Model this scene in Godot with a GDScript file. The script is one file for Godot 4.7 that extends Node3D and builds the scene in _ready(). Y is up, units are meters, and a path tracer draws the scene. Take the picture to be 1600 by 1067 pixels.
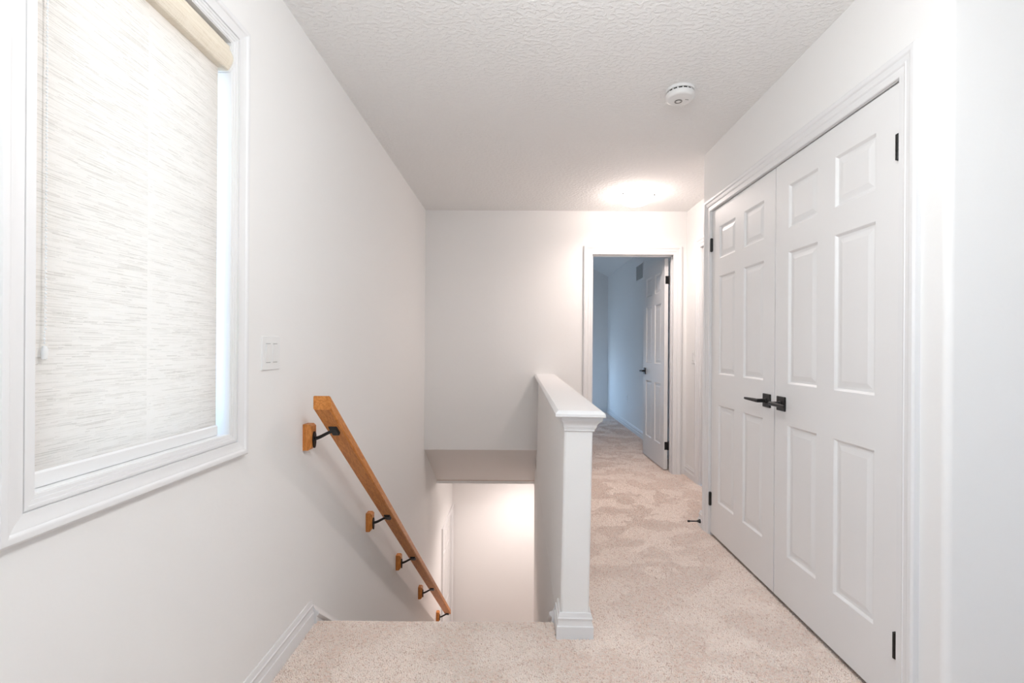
extends Node3D
# World axes: x to the right, y up, -z away from the camera. P(x, y, d) takes the distance d in front of the camera.

const XL := -0.871      # left wall
const XR := 1.2132      # closet wall
const XH := 1.557       # right wall of the hall beyond the closet
const DF := 4.398       # far wall
const TOP := 2.44       # ceiling
const DN := 2.03        # edge of the top stair
const LOW := -3.04      # floor below
const SW := 0.175       # stair side of the half wall
const HW := 0.292       # hall side of the half wall
const DR := 1.339       # wall that faces the camera beside the closet
const BX := 1.6         # right wall of the bedroom
const BD := 8.5         # far wall of the bedroom
const CRIMSON_SEED := 4711

var M := {}
var rng := RandomNumberGenerator.new()


func P(x: float, y: float, d: float) -> Vector3:
	return Vector3(x, y, -d)


# ------------------------------------------------------------------ mesh building
class MB:
	var v := PackedVector3Array()

	func tri(a: Vector3, b: Vector3, c: Vector3) -> void:
		v.append(a); v.append(b); v.append(c)

	func quad(a: Vector3, b: Vector3, c: Vector3, d: Vector3) -> void:
		tri(a, b, c); tri(a, c, d)

	# turns the triangles added since `from` so that their fronts face outwards (clockwise)
	func close(from: int) -> void:
		var mid := Vector3.ZERO
		for i in range(from, v.size()):
			mid += v[i]
		mid /= maxf(1.0, v.size() - from)
		var vol := 0.0
		for i in range(from, v.size(), 3):
			vol += (v[i] - mid).dot((v[i + 1] - mid).cross(v[i + 2] - mid))
		if vol > 0.0:
			for i in range(from, v.size(), 3):
				var k := v[i + 1]
				v[i + 1] = v[i + 2]
				v[i + 2] = k

	func box(a: Vector3, b: Vector3, c := 0.0) -> void:
		var from := v.size()
		var lo := Vector3(minf(a.x, b.x), minf(a.y, b.y), minf(a.z, b.z))
		var hi := Vector3(maxf(a.x, b.x), maxf(a.y, b.y), maxf(a.z, b.z))
		var m := (lo + hi) / 2.0
		var h := (hi - lo) / 2.0
		c = minf(c, 0.45 * minf(h.x, minf(h.y, h.z)) * 2.0)
		var pt := func(s: Vector3, axis: int) -> Vector3:
			var q := h
			for k in 3:
				if k != axis:
					q[k] -= c
			return m + q * s
		for axis in 3:
			var u := (axis + 1) % 3
			var w := (axis + 2) % 3
			for s in [-1.0, 1.0]:
				var q := []
				for t in [[-1.0, -1.0], [1.0, -1.0], [1.0, 1.0], [-1.0, 1.0]]:
					var sg := Vector3.ONE
					sg[axis] = s; sg[u] = t[0]; sg[w] = t[1]
					q.append(pt.call(sg, axis))
				if s > 0:
					quad(q[0], q[3], q[2], q[1])
				else:
					quad(q[0], q[1], q[2], q[3])
		if c > 0.0:
			for axis in 3:
				var u := (axis + 1) % 3
				var w := (axis + 2) % 3
				for t in [[-1.0, -1.0], [1.0, -1.0], [1.0, 1.0], [-1.0, 1.0]]:
					var s0 := Vector3.ONE
					s0[u] = t[0]; s0[w] = t[1]; s0[axis] = -1.0
					var s1 := s0
					s1[axis] = 1.0
					var q0: Vector3 = pt.call(s0, u); var q1: Vector3 = pt.call(s1, u); var q2: Vector3 = pt.call(s1, w); var q3: Vector3 = pt.call(s0, w)
					if t[0] * t[1] > 0:
						quad(q0, q1, q2, q3)
					else:
						quad(q3, q2, q1, q0)
			for sx in [-1.0, 1.0]:
				for sy in [-1.0, 1.0]:
					for sz in [-1.0, 1.0]:
						var s := Vector3(sx, sy, sz)
						if sx * sy * sz > 0:
							tri(pt.call(s, 0), pt.call(s, 1), pt.call(s, 2))
						else:
							tri(pt.call(s, 0), pt.call(s, 2), pt.call(s, 1))
		close(from)

	# skin over sections of equal length; prof is the outline in 2D for the end caps
	func loft(sections: Array, prof: PackedVector2Array, ring := false) -> void:
		var from := v.size()
		var n: int = prof.size()
		for k in sections.size() - (0 if ring else 1):
			var s0: PackedVector3Array = sections[k]
			var s1: PackedVector3Array = sections[(k + 1) % sections.size()]
			for i in n:
				var j := (i + 1) % n
				quad(s0[i], s0[j], s1[j], s1[i])
		if not ring:
			var ix := Geometry2D.triangulate_polygon(prof)
			var a: PackedVector3Array = sections[0]
			var b: PackedVector3Array = sections[-1]
			var area := 0.0
			for i in n:
				area += prof[i].cross(prof[(i + 1) % n])
			for t in range(0, ix.size(), 3):
				var p0 := ix[t]; var p1 := ix[t + 1]; var p2 := ix[t + 2]
				var cc := (prof[p1] - prof[p0]).cross(prof[p2] - prof[p0])
				if cc * area < 0.0:
					var k := p1
					p1 = p2
					p2 = k
				tri(a[p0], a[p2], a[p1])
				tri(b[p0], b[p1], b[p2])
		close(from)

	# straight extrusion of an outline laid out by two axes
	func prism(prof: PackedVector2Array, at: Vector3, ax: Vector3, ay: Vector3, along: Vector3) -> void:
		var s0 := PackedVector3Array()
		var s1 := PackedVector3Array()
		for p in prof:
			s0.append(at + ax * p.x + ay * p.y)
			s1.append(at + ax * p.x + ay * p.y + along)
		loft([s0, s1], prof)

	# profile (radius, height) turned about an axis
	func lathe(prof: Array, at: Vector3, axis: Vector3, n := 32) -> void:
		var from := v.size()
		axis = axis.normalized()
		var u := axis.cross(Vector3(0.31, 0.17, 0.93)).normalized()
		var w := axis.cross(u)
		var rings := []
		for p in prof:
			var r := PackedVector3Array()
			for i in n:
				var a := TAU * i / n
				r.append(at + axis * p[1] + (u * cos(a) + w * sin(a)) * maxf(p[0], 0.0))
			rings.append(r)
		for k in rings.size() - 1:
			for i in n:
				var j := (i + 1) % n
				var q0: Vector3 = rings[k][i]; var q1: Vector3 = rings[k][j]; var q2: Vector3 = rings[k + 1][j]; var q3: Vector3 = rings[k + 1][i]
				if prof[k][0] > 1e-6:
					tri(q0, q1, q2)
				if prof[k + 1][0] > 1e-6:
					tri(q0, q2, q3)
				elif prof[k][0] <= 1e-6:
					pass
		close(from)

	func tube(path: Array, r0: float, r1: float, n := 10) -> void:
		var from := v.size()
		var rings := []
		var up := Vector3.UP
		for k in path.size():
			var d: Vector3 = (path[mini(k + 1, path.size() - 1)] - path[maxi(k - 1, 0)]).normalized()
			var u := d.cross(up)
			if u.length() < 0.05:
				u = d.cross(Vector3.RIGHT)
			u = u.normalized()
			var w := d.cross(u)
			var r := lerpf(r0, r1, float(k) / (path.size() - 1))
			var ring := PackedVector3Array()
			for i in n:
				var a := TAU * i / n
				ring.append(path[k] + (u * cos(a) + w * sin(a)) * r)
			rings.append(ring)
		for k in rings.size() - 1:
			for i in n:
				var j := (i + 1) % n
				quad(rings[k][i], rings[k][j], rings[k + 1][j], rings[k + 1][i])
		for i in n:
			var j := (i + 1) % n
			tri(path[0], rings[0][j], rings[0][i])
			tri(path[-1], rings[-1][i], rings[-1][j])
		close(from)

	func mesh(shift := Vector3.ZERO, angle := 35.0) -> ArrayMesh:
		var n := v.size()
		var face := PackedVector3Array()
		face.resize(n / 3)
		var at := {}
		for f in n / 3:
			var a := v[3 * f]
			face[f] = (v[3 * f + 2] - a).cross(v[3 * f + 1] - a)
			for k in 3:
				var key := Vector3i((v[3 * f + k] * 20000.0).round())
				if at.has(key):
					at[key].append(f)
				else:
					at[key] = PackedInt32Array([f])
		var limit := cos(deg_to_rad(angle))
		var normals := PackedVector3Array()
		normals.resize(n)
		var pts := PackedVector3Array()
		pts.resize(n)
		for i in n:
			var own := face[i / 3]
			var o := own.normalized()
			var sum := Vector3.ZERO
			for f in at[Vector3i((v[i] * 20000.0).round())]:
				if face[f].normalized().dot(o) > limit:
					sum += face[f]
			normals[i] = sum.normalized() if sum.length() > 1e-14 else Vector3.UP
			pts[i] = v[i] - shift
		var arrays := []
		arrays.resize(Mesh.ARRAY_MAX)
		arrays[Mesh.ARRAY_VERTEX] = pts
		arrays[Mesh.ARRAY_NORMAL] = normals
		var m := ArrayMesh.new()
		m.add_surface_from_arrays(Mesh.PRIMITIVE_TRIANGLES, arrays)
		return m


func numbered(called: String) -> String:
	if not has_node(NodePath(called)):
		return called
	var k := 1
	while has_node(NodePath("%s_%03d" % [called, k])):
		k += 1
	return "%s_%03d" % [called, k]


func tag(o: Node3D, label: String, category: String, group := "", kind := "") -> Node3D:
	o.set_meta("label", label)
	o.set_meta("category", category)
	if group:
		o.set_meta("group", group)
	if kind:
		o.set_meta("kind", kind)
	return o


func thing(called: String, label: String, category: String, at: Vector3, turn := 0.0, group := "", kind := "") -> Node3D:
	var o := Node3D.new()
	o.name = numbered(called)
	add_child(o)
	o.position = at
	o.rotation.y = turn
	tag(o, label, category, group, kind)
	return o


# one named mesh; mb is in world coordinates unless `own` says that it is in the parent's
func obj(called: String, mb: MB, mat: Material, parent: Node3D = null, own := false, angle := 35.0) -> MeshInstance3D:
	var o := MeshInstance3D.new()
	var holder: Node3D = parent if parent else self
	var shift := Vector3.ZERO
	if parent and not own:
		shift = parent.global_position
	o.mesh = mb.mesh(shift, angle)
	o.material_override = mat
	o.name = called if parent else numbered(called)
	holder.add_child(o, true)
	return o


func structure(called: String, mb: MB, mat: Material, label: String, category: String) -> MeshInstance3D:
	var o := obj(called, mb, mat)
	tag(o, label, category, "", "structure")
	return o


func v2(list: Array) -> PackedVector2Array:
	var r := PackedVector2Array()
	for p in list:
		r.append(Vector2(p[0], p[1]))
	return r


# ------------------------------------------------------------------ materials
func mat(called: String, c: Color, rough := 0.6, spec := 0.5) -> StandardMaterial3D:
	var m := StandardMaterial3D.new()
	m.resource_name = called
	m.albedo_color = c
	m.roughness = rough
	m.metallic_specular = spec
	M[called] = m
	return m


func noise_tex(seed_: int, freq: float, octaves: int, ramp: Array, side := 1024, type := FastNoiseLite.TYPE_SIMPLEX_SMOOTH) -> NoiseTexture2D:
	var n := FastNoiseLite.new()
	n.seed = seed_
	n.noise_type = type
	n.frequency = freq
	n.fractal_octaves = octaves
	var t := NoiseTexture2D.new()
	t.width = side
	t.height = side
	t.seamless = true
	t.noise = n
	if ramp.size():
		var g := Gradient.new()
		var off := PackedFloat32Array()
		var col := PackedColorArray()
		for r in ramp:
			off.append(r[0])
			col.append(Color(r[1], r[1], r[1]) if r[1] is float else r[1])
		g.offsets = off
		g.colors = col
		t.color_ramp = g
	return t


func wood_image(w: int, h: int) -> ImageTexture:
	var n := FastNoiseLite.new()
	n.seed = 12
	n.frequency = 0.02
	n.fractal_octaves = 4
	var fine := FastNoiseLite.new()
	fine.seed = 5
	fine.frequency = 0.11
	fine.fractal_octaves = 3
	var im := Image.create(w, h, false, Image.FORMAT_RGB8)
	var pale := Color(0.91, 0.625, 0.335)
	var dark := Color(0.755, 0.445, 0.19)
	for y in h:
		for x in w:
			var a := TAU * x / w
			var bend := n.get_noise_3d(cos(a) * 30.0, sin(a) * 30.0, y * 0.9)
			var ring := 0.5 + 0.5 * sin(y * 0.16 + bend * 9.0)
			var f := fine.get_noise_3d(cos(a) * 16.0, sin(a) * 16.0, y * 2.3)
			var pore := 1.0 if fine.get_noise_3d(cos(a) * 40.0 + 90.0, sin(a) * 40.0, y * 5.5) > 0.34 else 0.0
			var k := clampf(0.42 * pow(ring, 2.2) + 0.30 + 0.45 * f, 0.0, 1.0)
			var c := pale.lerp(dark, k)
			im.set_pixel(x, y, c.lerp(dark.darkened(0.25), pore * 0.55))
	return ImageTexture.create_from_image(im)


func linen_image(side: int, base: Color, thread: Color, count: int) -> ImageTexture:
	var r := RandomNumberGenerator.new()
	r.seed = 77
	var im := Image.create(side, side, false, Image.FORMAT_RGB8)
	im.fill(base)
	for k in count:
		var y := r.randi_range(0, side - 3)
		var x := r.randi_range(0, side - 1)
		var l := r.randi_range(10, 170)
		var c := base.lerp(thread, pow(r.randf(), 2.0))
		im.fill_rect(Rect2i(x, y, mini(l, side - x), r.randi_range(1, 2)), c)
	for k in count / 3:
		im.fill_rect(Rect2i(r.randi_range(0, side - 1), r.randi_range(0, side - 90), 1, r.randi_range(6, 60)), base.lerp(thread, 0.18 * r.randf()))
	return ImageTexture.create_from_image(im)


func make_materials() -> void:
	var wall := mat("wall_paint", Color(0.965, 0.961, 0.955), 0.75, 0.35)
	wall.heightmap_enabled = true
	wall.heightmap_texture = noise_tex(3, 0.045, 3, [], 512)
	wall.heightmap_scale = 0.02
	wall.uv1_triplanar = true
	wall.uv1_world_triplanar = true
	wall.uv1_scale = Vector3.ONE * 1.6
	var ceil := mat("ceiling_paint", Color(0.975, 0.973, 0.968), 0.9, 0.25)
	ceil.heightmap_enabled = true
	ceil.heightmap_texture = noise_tex(8, 0.034, 4, [[0.0, 0.0], [0.46, 0.05], [0.60, 0.75], [0.76, 1.0], [1.0, 1.0]], 1024)
	ceil.heightmap_scale = 0.15
	ceil.uv1_triplanar = true
	ceil.uv1_world_triplanar = true
	ceil.uv1_scale = Vector3(0.85, 1.0, 1.25)
	mat("trim_paint", Color(0.938, 0.937, 0.938), 0.38, 0.5)
	mat("door_paint", Color(0.945, 0.943, 0.941), 0.42, 0.5)
	mat("plastic_white", Color(0.95, 0.95, 0.945), 0.35, 0.5)
	mat("plastic_grey", Color(0.45, 0.44, 0.43), 0.5, 0.5)
	mat("duct_grey", Color(0.66, 0.655, 0.65), 0.6, 0.4)
	mat("black_metal", Color(0.055, 0.055, 0.058), 0.42, 0.5)
	mat("screw_steel", Color(0.62, 0.61, 0.6), 0.35, 0.6).metallic = 0.8
	mat("vinyl", Color(0.955, 0.955, 0.955), 0.4, 0.5)
	mat("dark_gap", Color(0.13, 0.125, 0.12), 0.8, 0.2)
	var wood := mat("oak", Color(1, 1, 1), 0.42, 0.45)
	wood.albedo_texture = wood_image(512, 256)
	wood.uv1_triplanar = true
	wood.uv1_scale = Vector3(1.6, 6.0, 6.0)
	wood.uv1_triplanar_sharpness = 6.0
	var linen := mat("blind_linen", Color(1, 1, 1), 0.95, 0.1)
	linen.albedo_texture = linen_image(1024, Color(0.955, 0.952, 0.943), Color(0.85, 0.84, 0.82), 4600)
	linen.uv1_triplanar = true
	linen.uv1_scale = Vector3.ONE * 1.9
	linen.backlight_enabled = true
	linen.backlight = Color(1.0, 0.94, 0.885)
	var vfab := mat("valance_linen", Color(0.975, 0.95, 0.90), 0.9, 0.1)
	vfab.albedo_texture = linen_image(512, Color(0.96, 0.945, 0.925), Color(0.87, 0.84, 0.79), 1500)
	vfab.uv1_triplanar = true
	vfab.uv1_scale = Vector3.ONE * 3.8
	var pile := mat("carpet_yarn", Color(1, 1, 1), 0.95, 0.1)
	pile.vertex_color_use_as_albedo = true
	var backing := mat("carpet_base", Color(0.97, 0.91, 0.87), 1.0, 0.05)
	backing.heightmap_enabled = true
	backing.heightmap_texture = noise_tex(21, 0.12, 3, [], 512)
	backing.heightmap_scale = 0.5
	backing.albedo_texture = noise_tex(22, 0.10, 3, [[0.0, Color(0.84, 0.80, 0.78)], [0.5, Color(0.93, 0.92, 0.91)], [1.0, Color(1, 1, 1)]], 512)
	backing.uv1_triplanar = true
	backing.uv1_world_triplanar = true
	backing.uv1_scale = Vector3.ONE * 2.2
	var glass := mat("window_glass", Color(1, 1, 1, 0.06), 0.02, 0.5)
	glass.transparency = BaseMaterial3D.TRANSPARENCY_ALPHA


# ------------------------------------------------------------------ profiles
func casing_profile(w: float) -> PackedVector2Array:
	var k := w / 0.078
	return v2([[0, 0], [0, 0.009], [0.003 * k, 0.0115], [0.026 * k, 0.0125], [0.029 * k, 0.0155], [0.033 * k, 0.0165], [0.036 * k, 0.0145], [0.052 * k, 0.0165], [0.056 * k, 0.0205], [0.06 * k, 0.022], [0.072 * k, 0.0215], [w, 0.017], [w, 0]])


func base_profile(h := 0.108) -> PackedVector2Array:
	var k := h / 0.108
	return v2([[0, 0], [0.016, 0], [0.016, 0.055 * k], [0.0145, 0.0575 * k], [0.0115, 0.0585 * k], [0.0115, 0.062 * k], [0.0095, 0.074 * k], [0.0105, 0.081 * k], [0.0125, 0.084 * k], [0.0125, 0.088 * k], [0.0085, 0.09 * k], [0.006, 0.105 * k], [0.004, 0.108 * k], [0, 0.108 * k]])


# sections of a profile carried from point to point: path holds [point, direction of profile x, direction of profile y]
func carry(mb: MB, prof: PackedVector2Array, path: Array) -> void:
	var sections := []
	for p in path:
		var s := PackedVector3Array()
		for q in prof:
			s.append(p[0] + p[1] * q.x + p[2] * q.y)
		sections.append(s)
	mb.loft(sections, prof)


# mitred casing round a rectangle on a wall; t runs along the wall from `at`, n stands off it
func casing(root: Node3D, at: Vector3, t: Vector3, n: Vector3, t0: float, t1: float, y0: float, y1: float, prof: PackedVector2Array, sill: bool, m: Material) -> void:
	var u := Vector3.UP
	var q := func(a: float, y: float) -> Vector3: return at + t * a + u * y
	var a := MB.new()
	carry(a, prof, [[q.call(t0, y0), -t - (u if sill else Vector3.ZERO), n], [q.call(t0, y1), -t + u, n]])
	obj("casing", a, m, root)
	a = MB.new()
	carry(a, prof, [[q.call(t1, y0), t - (u if sill else Vector3.ZERO), n], [q.call(t1, y1), t + u, n]])
	obj("casing", a, m, root)
	a = MB.new()
	carry(a, prof, [[q.call(t0, y1), -t + u, n], [q.call(t1, y1), t + u, n]])
	obj("casing", a, m, root)
	if sill:
		a = MB.new()
		carry(a, prof, [[q.call(t0, y0), -t - u, n], [q.call(t1, y0), t - u, n]])
		obj("casing", a, m, root)


# three jamb boards and their stops lining a door opening of a wall as thick as `deep`
func jambs(root: Node3D, at: Vector3, t: Vector3, n: Vector3, t0: float, t1: float, y1: float, deep: float, stop0: float, stop1: float, m: Material) -> void:
	for side in 3:
		var a := MB.new()
		var b := MB.new()
		if side < 2:
			var e := t0 if side == 0 else t1
			var o := -1.0 if side == 0 else 1.0
			a.box(at + t * e, at + t * (e + o * 0.019) - n * deep + Vector3.UP * (y1 + 0.019), 0.001)
			b.box(at + t * e - n * stop0, at + t * (e - o * 0.011) - n * stop1 + Vector3.UP * y1, 0.002)
		else:
			a.box(at + t * t0 + Vector3.UP * y1, at + t * t1 - n * deep + Vector3.UP * (y1 + 0.019), 0.001)
			b.box(at + t * t0 - n * stop0 + Vector3.UP * y1, at + t * t1 - n * stop1 + Vector3.UP * (y1 - 0.011), 0.002)
		obj("jamb", a, m, root)
		obj("stop", b, m, root)


func baseboard(called: String, pts: Array, outs: Array, label: String, h := 0.108) -> void:
	var mb := MB.new()
	var path := []
	for i in pts.size():
		path.append([pts[i], outs[i], Vector3.UP])
	carry(mb, base_profile(h), path)
	structure(called, mb, M.trim_paint, label, "baseboard")


# ------------------------------------------------------------------ things made more than once
# six-panel door leaf in its own axes: hinge edge at x = 0, seen face at z = 0, thickness towards -z
func six_panel_door(root: Node3D, w: float, h: float, th: float, hand: float) -> void:
	var stile := 0.143 * w
	var pw := (w - 3.0 * stile) / 2.0
	var xs := [[stile, stile + pw], [2.0 * stile + pw, 2.0 * stile + 2.0 * pw]]
	var ys := [[0.218, 0.812], [0.998, 1.594], [1.700, 1.895]]
	var k := h / 2.012
	var mb := MB.new()
	var X := func(x: float) -> float: return x * hand
	for s in [[0.0, stile], [stile + pw, 2.0 * stile + pw], [w - stile, w]]:
		mb.box(Vector3(X.call(s[0]), 0, 0), Vector3(X.call(s[1]), h, -th))
	for c in xs:
		var last := 0.0
		for r in ys:
			mb.box(Vector3(X.call(c[0]), last, 0), Vector3(X.call(c[1]), r[0] * k, -th))
			last = r[1] * k
		mb.box(Vector3(X.call(c[0]), last, 0), Vector3(X.call(c[1]), h, -th))
	obj("leaf", mb, M.door_paint, root, true)
	for r in ys:
		for c in xs:
			var p := MB.new()
			var a := Vector2(X.call(c[0]), r[0] * k)
			var b := Vector2(X.call(c[1]), r[1] * k)
			var sections := []
			var rings := [[0.0, 0.0], [0.004, 0.0025], [0.009, 0.0085], [0.014, 0.0095], [0.019, 0.0095], [0.038, 0.0035], [0.040, 0.0035]]
			var all := []
			for g in range(rings.size() - 1, -1, -1):
				all.append([rings[g][0], -rings[g][1]])
			for g in rings.size():
				all.append([rings[g][0], -th + rings[g][1]])
			for g in all:
				var i: float = g[0]
				var sx := signf(b.x - a.x)
				sections.append(PackedVector3Array([Vector3(a.x + i * sx, a.y + i, g[1]), Vector3(b.x - i * sx, a.y + i, g[1]), Vector3(b.x - i * sx, b.y - i, g[1]), Vector3(a.x + i * sx, b.y - i, g[1])]))
			p.loft(sections, v2([[0, 0], [1, 0], [1, 1], [0, 1]]))
			obj("panel", p, M.door_paint, root, true, 20.0)


# square rose with a flat lever that points along `way` (-1 or 1 in x), standing off the face towards +z
func lever(root: Node3D, x: float, y: float, way: float) -> void:
	var h := Node3D.new()
	h.name = "lever_handle"
	root.add_child(h, true)
	h.position = Vector3(x, y, 0)
	h.set_meta("label", "black lever handle on a square rose")
	var mb := MB.new()
	mb.box(Vector3(-0.033, -0.033, 0), Vector3(0.033, 0.033, 0.009), 0.002)
	obj("rose", mb, M.black_metal, h, true)
	mb = MB.new()
	mb.lathe([[0.0, 0.008], [0.0125, 0.008], [0.0125, 0.012], [0.0095, 0.015], [0.0095, 0.05], [0.0, 0.05]], Vector3.ZERO, Vector3.BACK, 20)
	obj("stem", mb, M.black_metal, h, true)
	mb = MB.new()
	var sections := []
	for s in [[-0.012, 0.040, 0.058, 0.008], [0.0, 0.038, 0.060, 0.0085], [0.03, 0.042, 0.060, 0.008], [0.105, 0.050, 0.061, 0.006], [0.118, 0.053, 0.060, 0.005]]:
		var sec := PackedVector3Array()
		for c in [[-1, -0.7], [-0.7, -1], [0.7, -1], [1, -0.7], [1, 0.7], [0.7, 1], [-0.7, 1], [-1, 0.7]]:
			sec.append(Vector3(s[0] * way, c[0] * s[3], lerpf(s[1], s[2], (c[1] + 1.0) / 2.0)))
		sections.append(sec)
	mb.loft(sections, v2([[-1, -0.7], [-0.7, -1], [0.7, -1], [1, -0.7], [1, 0.7], [0.7, 1], [-0.7, 1], [-1, 0.7]]))
	obj("lever", mb, M.black_metal, h, true)


# knuckle of a butt hinge that shows beside a closed door
func hinge(root: Node3D, x: float, y: float, z: float) -> void:
	var mb := MB.new()
	var prof := [[0.0, -0.0435], [0.004, -0.043], [0.0055, -0.041], [0.0082, -0.0405]]
	for k in 3:
		prof.append([0.0082, -0.0405 + 0.027 * (k + 1) - 0.0005])
		if k < 2:
			prof.append([0.0068, -0.0405 + 0.027 * (k + 1)])
			prof.append([0.0082, -0.0405 + 0.027 * (k + 1) + 0.0005])
	prof += [[0.0055, 0.041], [0.004, 0.043], [0.0, 0.0435]]
	mb.lathe(prof, Vector3(x, y, z), Vector3.UP, 14)
	mb.box(Vector3(x - 0.0075, y - 0.04, z - 0.009), Vector3(x + 0.0075, y + 0.04, z - 0.002), 0.0006)
	var o := obj("hinge", mb, M.black_metal, root, true)
	o.set_meta("label", "black hinge")


# wall plate with rockers; u runs across the wall, n stands off it
func switch_plate(called: String, label: String, at: Vector3, u: Vector3, n: Vector3, gangs: int) -> Node3D:
	var t := thing(called, label, "light switch", at)
	var w := 0.0355 + 0.046 * (gangs - 1) / 2.0 + (0.0 if gangs == 1 else 0.0)
	var mb := MB.new()
	var outline := v2([[-w, -0.0585], [w, -0.0585], [w, 0.0585], [-w, 0.0585]])
	var sections := []
	for s in [[0.0, 0.0], [0.0, 0.003], [0.0012, 0.0048], [0.003, 0.0055]]:
		var sec := PackedVector3Array()
		for p in outline:
			sec.append(at + u * (p.x - signf(p.x) * s[0]) + Vector3.UP * (p.y - signf(p.y) * s[0]) + n * s[1])
		sections.append(sec)
	mb.loft(sections, outline)
	var holder := obj("plate", mb, M.plastic_white, t)
	for g in gangs:
		var c := (g - (gangs - 1) / 2.0) * 0.046
		mb = MB.new()
		# recess rim, then the rocker: a paddle tilted about its middle
		for e in [[-0.0172, -0.0345, 0.0172, -0.0333], [-0.0172, 0.0333, 0.0172, 0.0345], [-0.0172, -0.0333, -0.016, 0.0333], [0.016, -0.0333, 0.0172, 0.0333]]:
			mb.box(at + u * (c + e[0]) + Vector3.UP * e[1] + n * 0.004, at + u * (c + e[2]) + Vector3.UP * e[3] + n * 0.0068)
		obj("rim", mb, M.plastic_white, holder)
		mb = MB.new()
		mb.prism(v2([[-0.0318, 0.003], [0.0318, 0.003], [0.0318, 0.0108], [0.030, 0.0112], [0.0, 0.0076], [-0.030, 0.0068], [-0.0318, 0.0062]]), at + u * (c - 0.0152), Vector3.UP, n, u * 0.0304)
		obj("rocker", mb, M.plastic_white, t)
		for s in [-1.0, 1.0]:
			mb = MB.new()
			mb.box(at + u * (c - 0.0158) + Vector3.UP * (s * 0.0333) + n * 0.0052, at + u * (c + 0.0158) + Vector3.UP * (s * 0.0316) + n * 0.0058)
			obj("gap", mb, M.plastic_grey, holder)
	return t


# flush ceiling light: pan, glass bowl and three little thumb screws, with its light inside the bowl
func ceiling_light(called: String, label: String, at: Vector3, r: float, energy: float, sideways: float, cone: float, tint: Color, glow: float) -> Node3D:
	var t := thing(called, label, "ceiling light", at)
	var mb := MB.new()
	mb.lathe([[0.0, 0.0], [r * 0.93, 0.0], [r * 0.93, -0.012], [r * 0.88, -0.016], [0.0, -0.016]], at, Vector3.UP, 48)
	obj("pan", mb, M.plastic_white, t)
	var glass: StandardMaterial3D
	var key := "bowl_glass_%s" % called
	glass = mat(key, Color(0.97, 0.965, 0.95), 0.35, 0.5)
	glass.emission_enabled = true
	glass.emission = tint
	glass.emission_energy_multiplier = glow
	mb = MB.new()
	var prof := []
	for k in 15:
		var a := PI / 2.0 * k / 14.0
		prof.append([r * sin(a), -0.024 - 0.081 * cos(a)])
	prof.append([r * 0.985, -0.021])
	for k in range(14, -1, -1):
		var a := PI / 2.0 * k / 14.0
		prof.append([(r - 0.004) * sin(a), -0.024 - 0.077 * cos(a)])
	mb.lathe(prof, at, Vector3.UP, 48)
	obj("glass_bowl", mb, glass, t)
	for k in 3:
		var a := TAU * k / 3.0 + 0.42
		var dir := Vector3(cos(a), 0, sin(a))
		mb = MB.new()
		mb.lathe([[0.0, -0.012], [0.0022, -0.012], [0.0022, 0.004], [0.0055, 0.004], [0.0062, 0.006], [0.0062, 0.011], [0.0048, 0.0125], [0.0, 0.0125]], at + dir * (r - 0.002) + Vector3.UP * -0.03, dir, 14)
		obj("thumb_screw", mb, M.black_metal, t)
	var l := OmniLight3D.new()
	l.name = called + "_bulb"
	l.light_color = tint
	l.light_energy = energy * sideways
	l.light_size = 0.05
	l.omni_range = 12.0
	l.omni_attenuation = 2.0
	l.shadow_enabled = true
	t.add_child(l)
	l.position = Vector3(0, -0.078, 0)
	# the pan sends half of the light downwards
	var d := SpotLight3D.new()
	d.name = called + "_reflector"
	d.light_color = tint
	d.light_energy = energy
	d.light_size = 0.05
	d.spot_range = 12.0
	d.spot_attenuation = 2.0
	d.spot_angle = cone
	d.spot_angle_attenuation = 1.0
	d.shadow_enabled = true
	t.add_child(d)
	d.position = Vector3(0, -0.068, 0)
	d.rotation.x = -PI / 2.0
	return t


# opal globe on a short stem with its light inside
func globe_light(called: String, label: String, at: Vector3, drop: float, r: float, energy: float, tint: Color, glow: float) -> void:
	var t := thing(called, label, "ceiling light", at)
	var mb := MB.new()
	mb.lathe([[0.0, 0.0], [0.062, 0.0], [0.062, -0.014], [0.045, -0.024], [0.008, -0.03], [0.008, -drop + r * 0.98], [0.034, -drop + r * 0.96], [0.034, -drop + r * 0.9], [0.0, -drop + r * 0.9]], at, Vector3.UP, 32)
	obj("stem", mb, M.plastic_white, t)
	var glass := mat("globe_glass", Color(0.97, 0.965, 0.95), 0.35, 0.5)
	glass.emission_enabled = true
	glass.emission = tint
	glass.emission_energy_multiplier = glow
	mb = MB.new()
	var prof := []
	for k in 25:
		var a := PI * k / 24.0
		prof.append([r * sin(a), -drop - r * cos(a)])
	mb.lathe(prof, at, Vector3.UP, 40)
	obj("globe", mb, glass, t)
	var l := OmniLight3D.new()
	l.name = called + "_bulb"
	l.light_color = tint
	l.light_energy = energy
	l.light_size = 0.11
	l.omni_range = 12.0
	l.omni_attenuation = 2.0
	l.shadow_enabled = true
	t.add_child(l)
	l.position = Vector3(0, -drop, 0)


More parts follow.
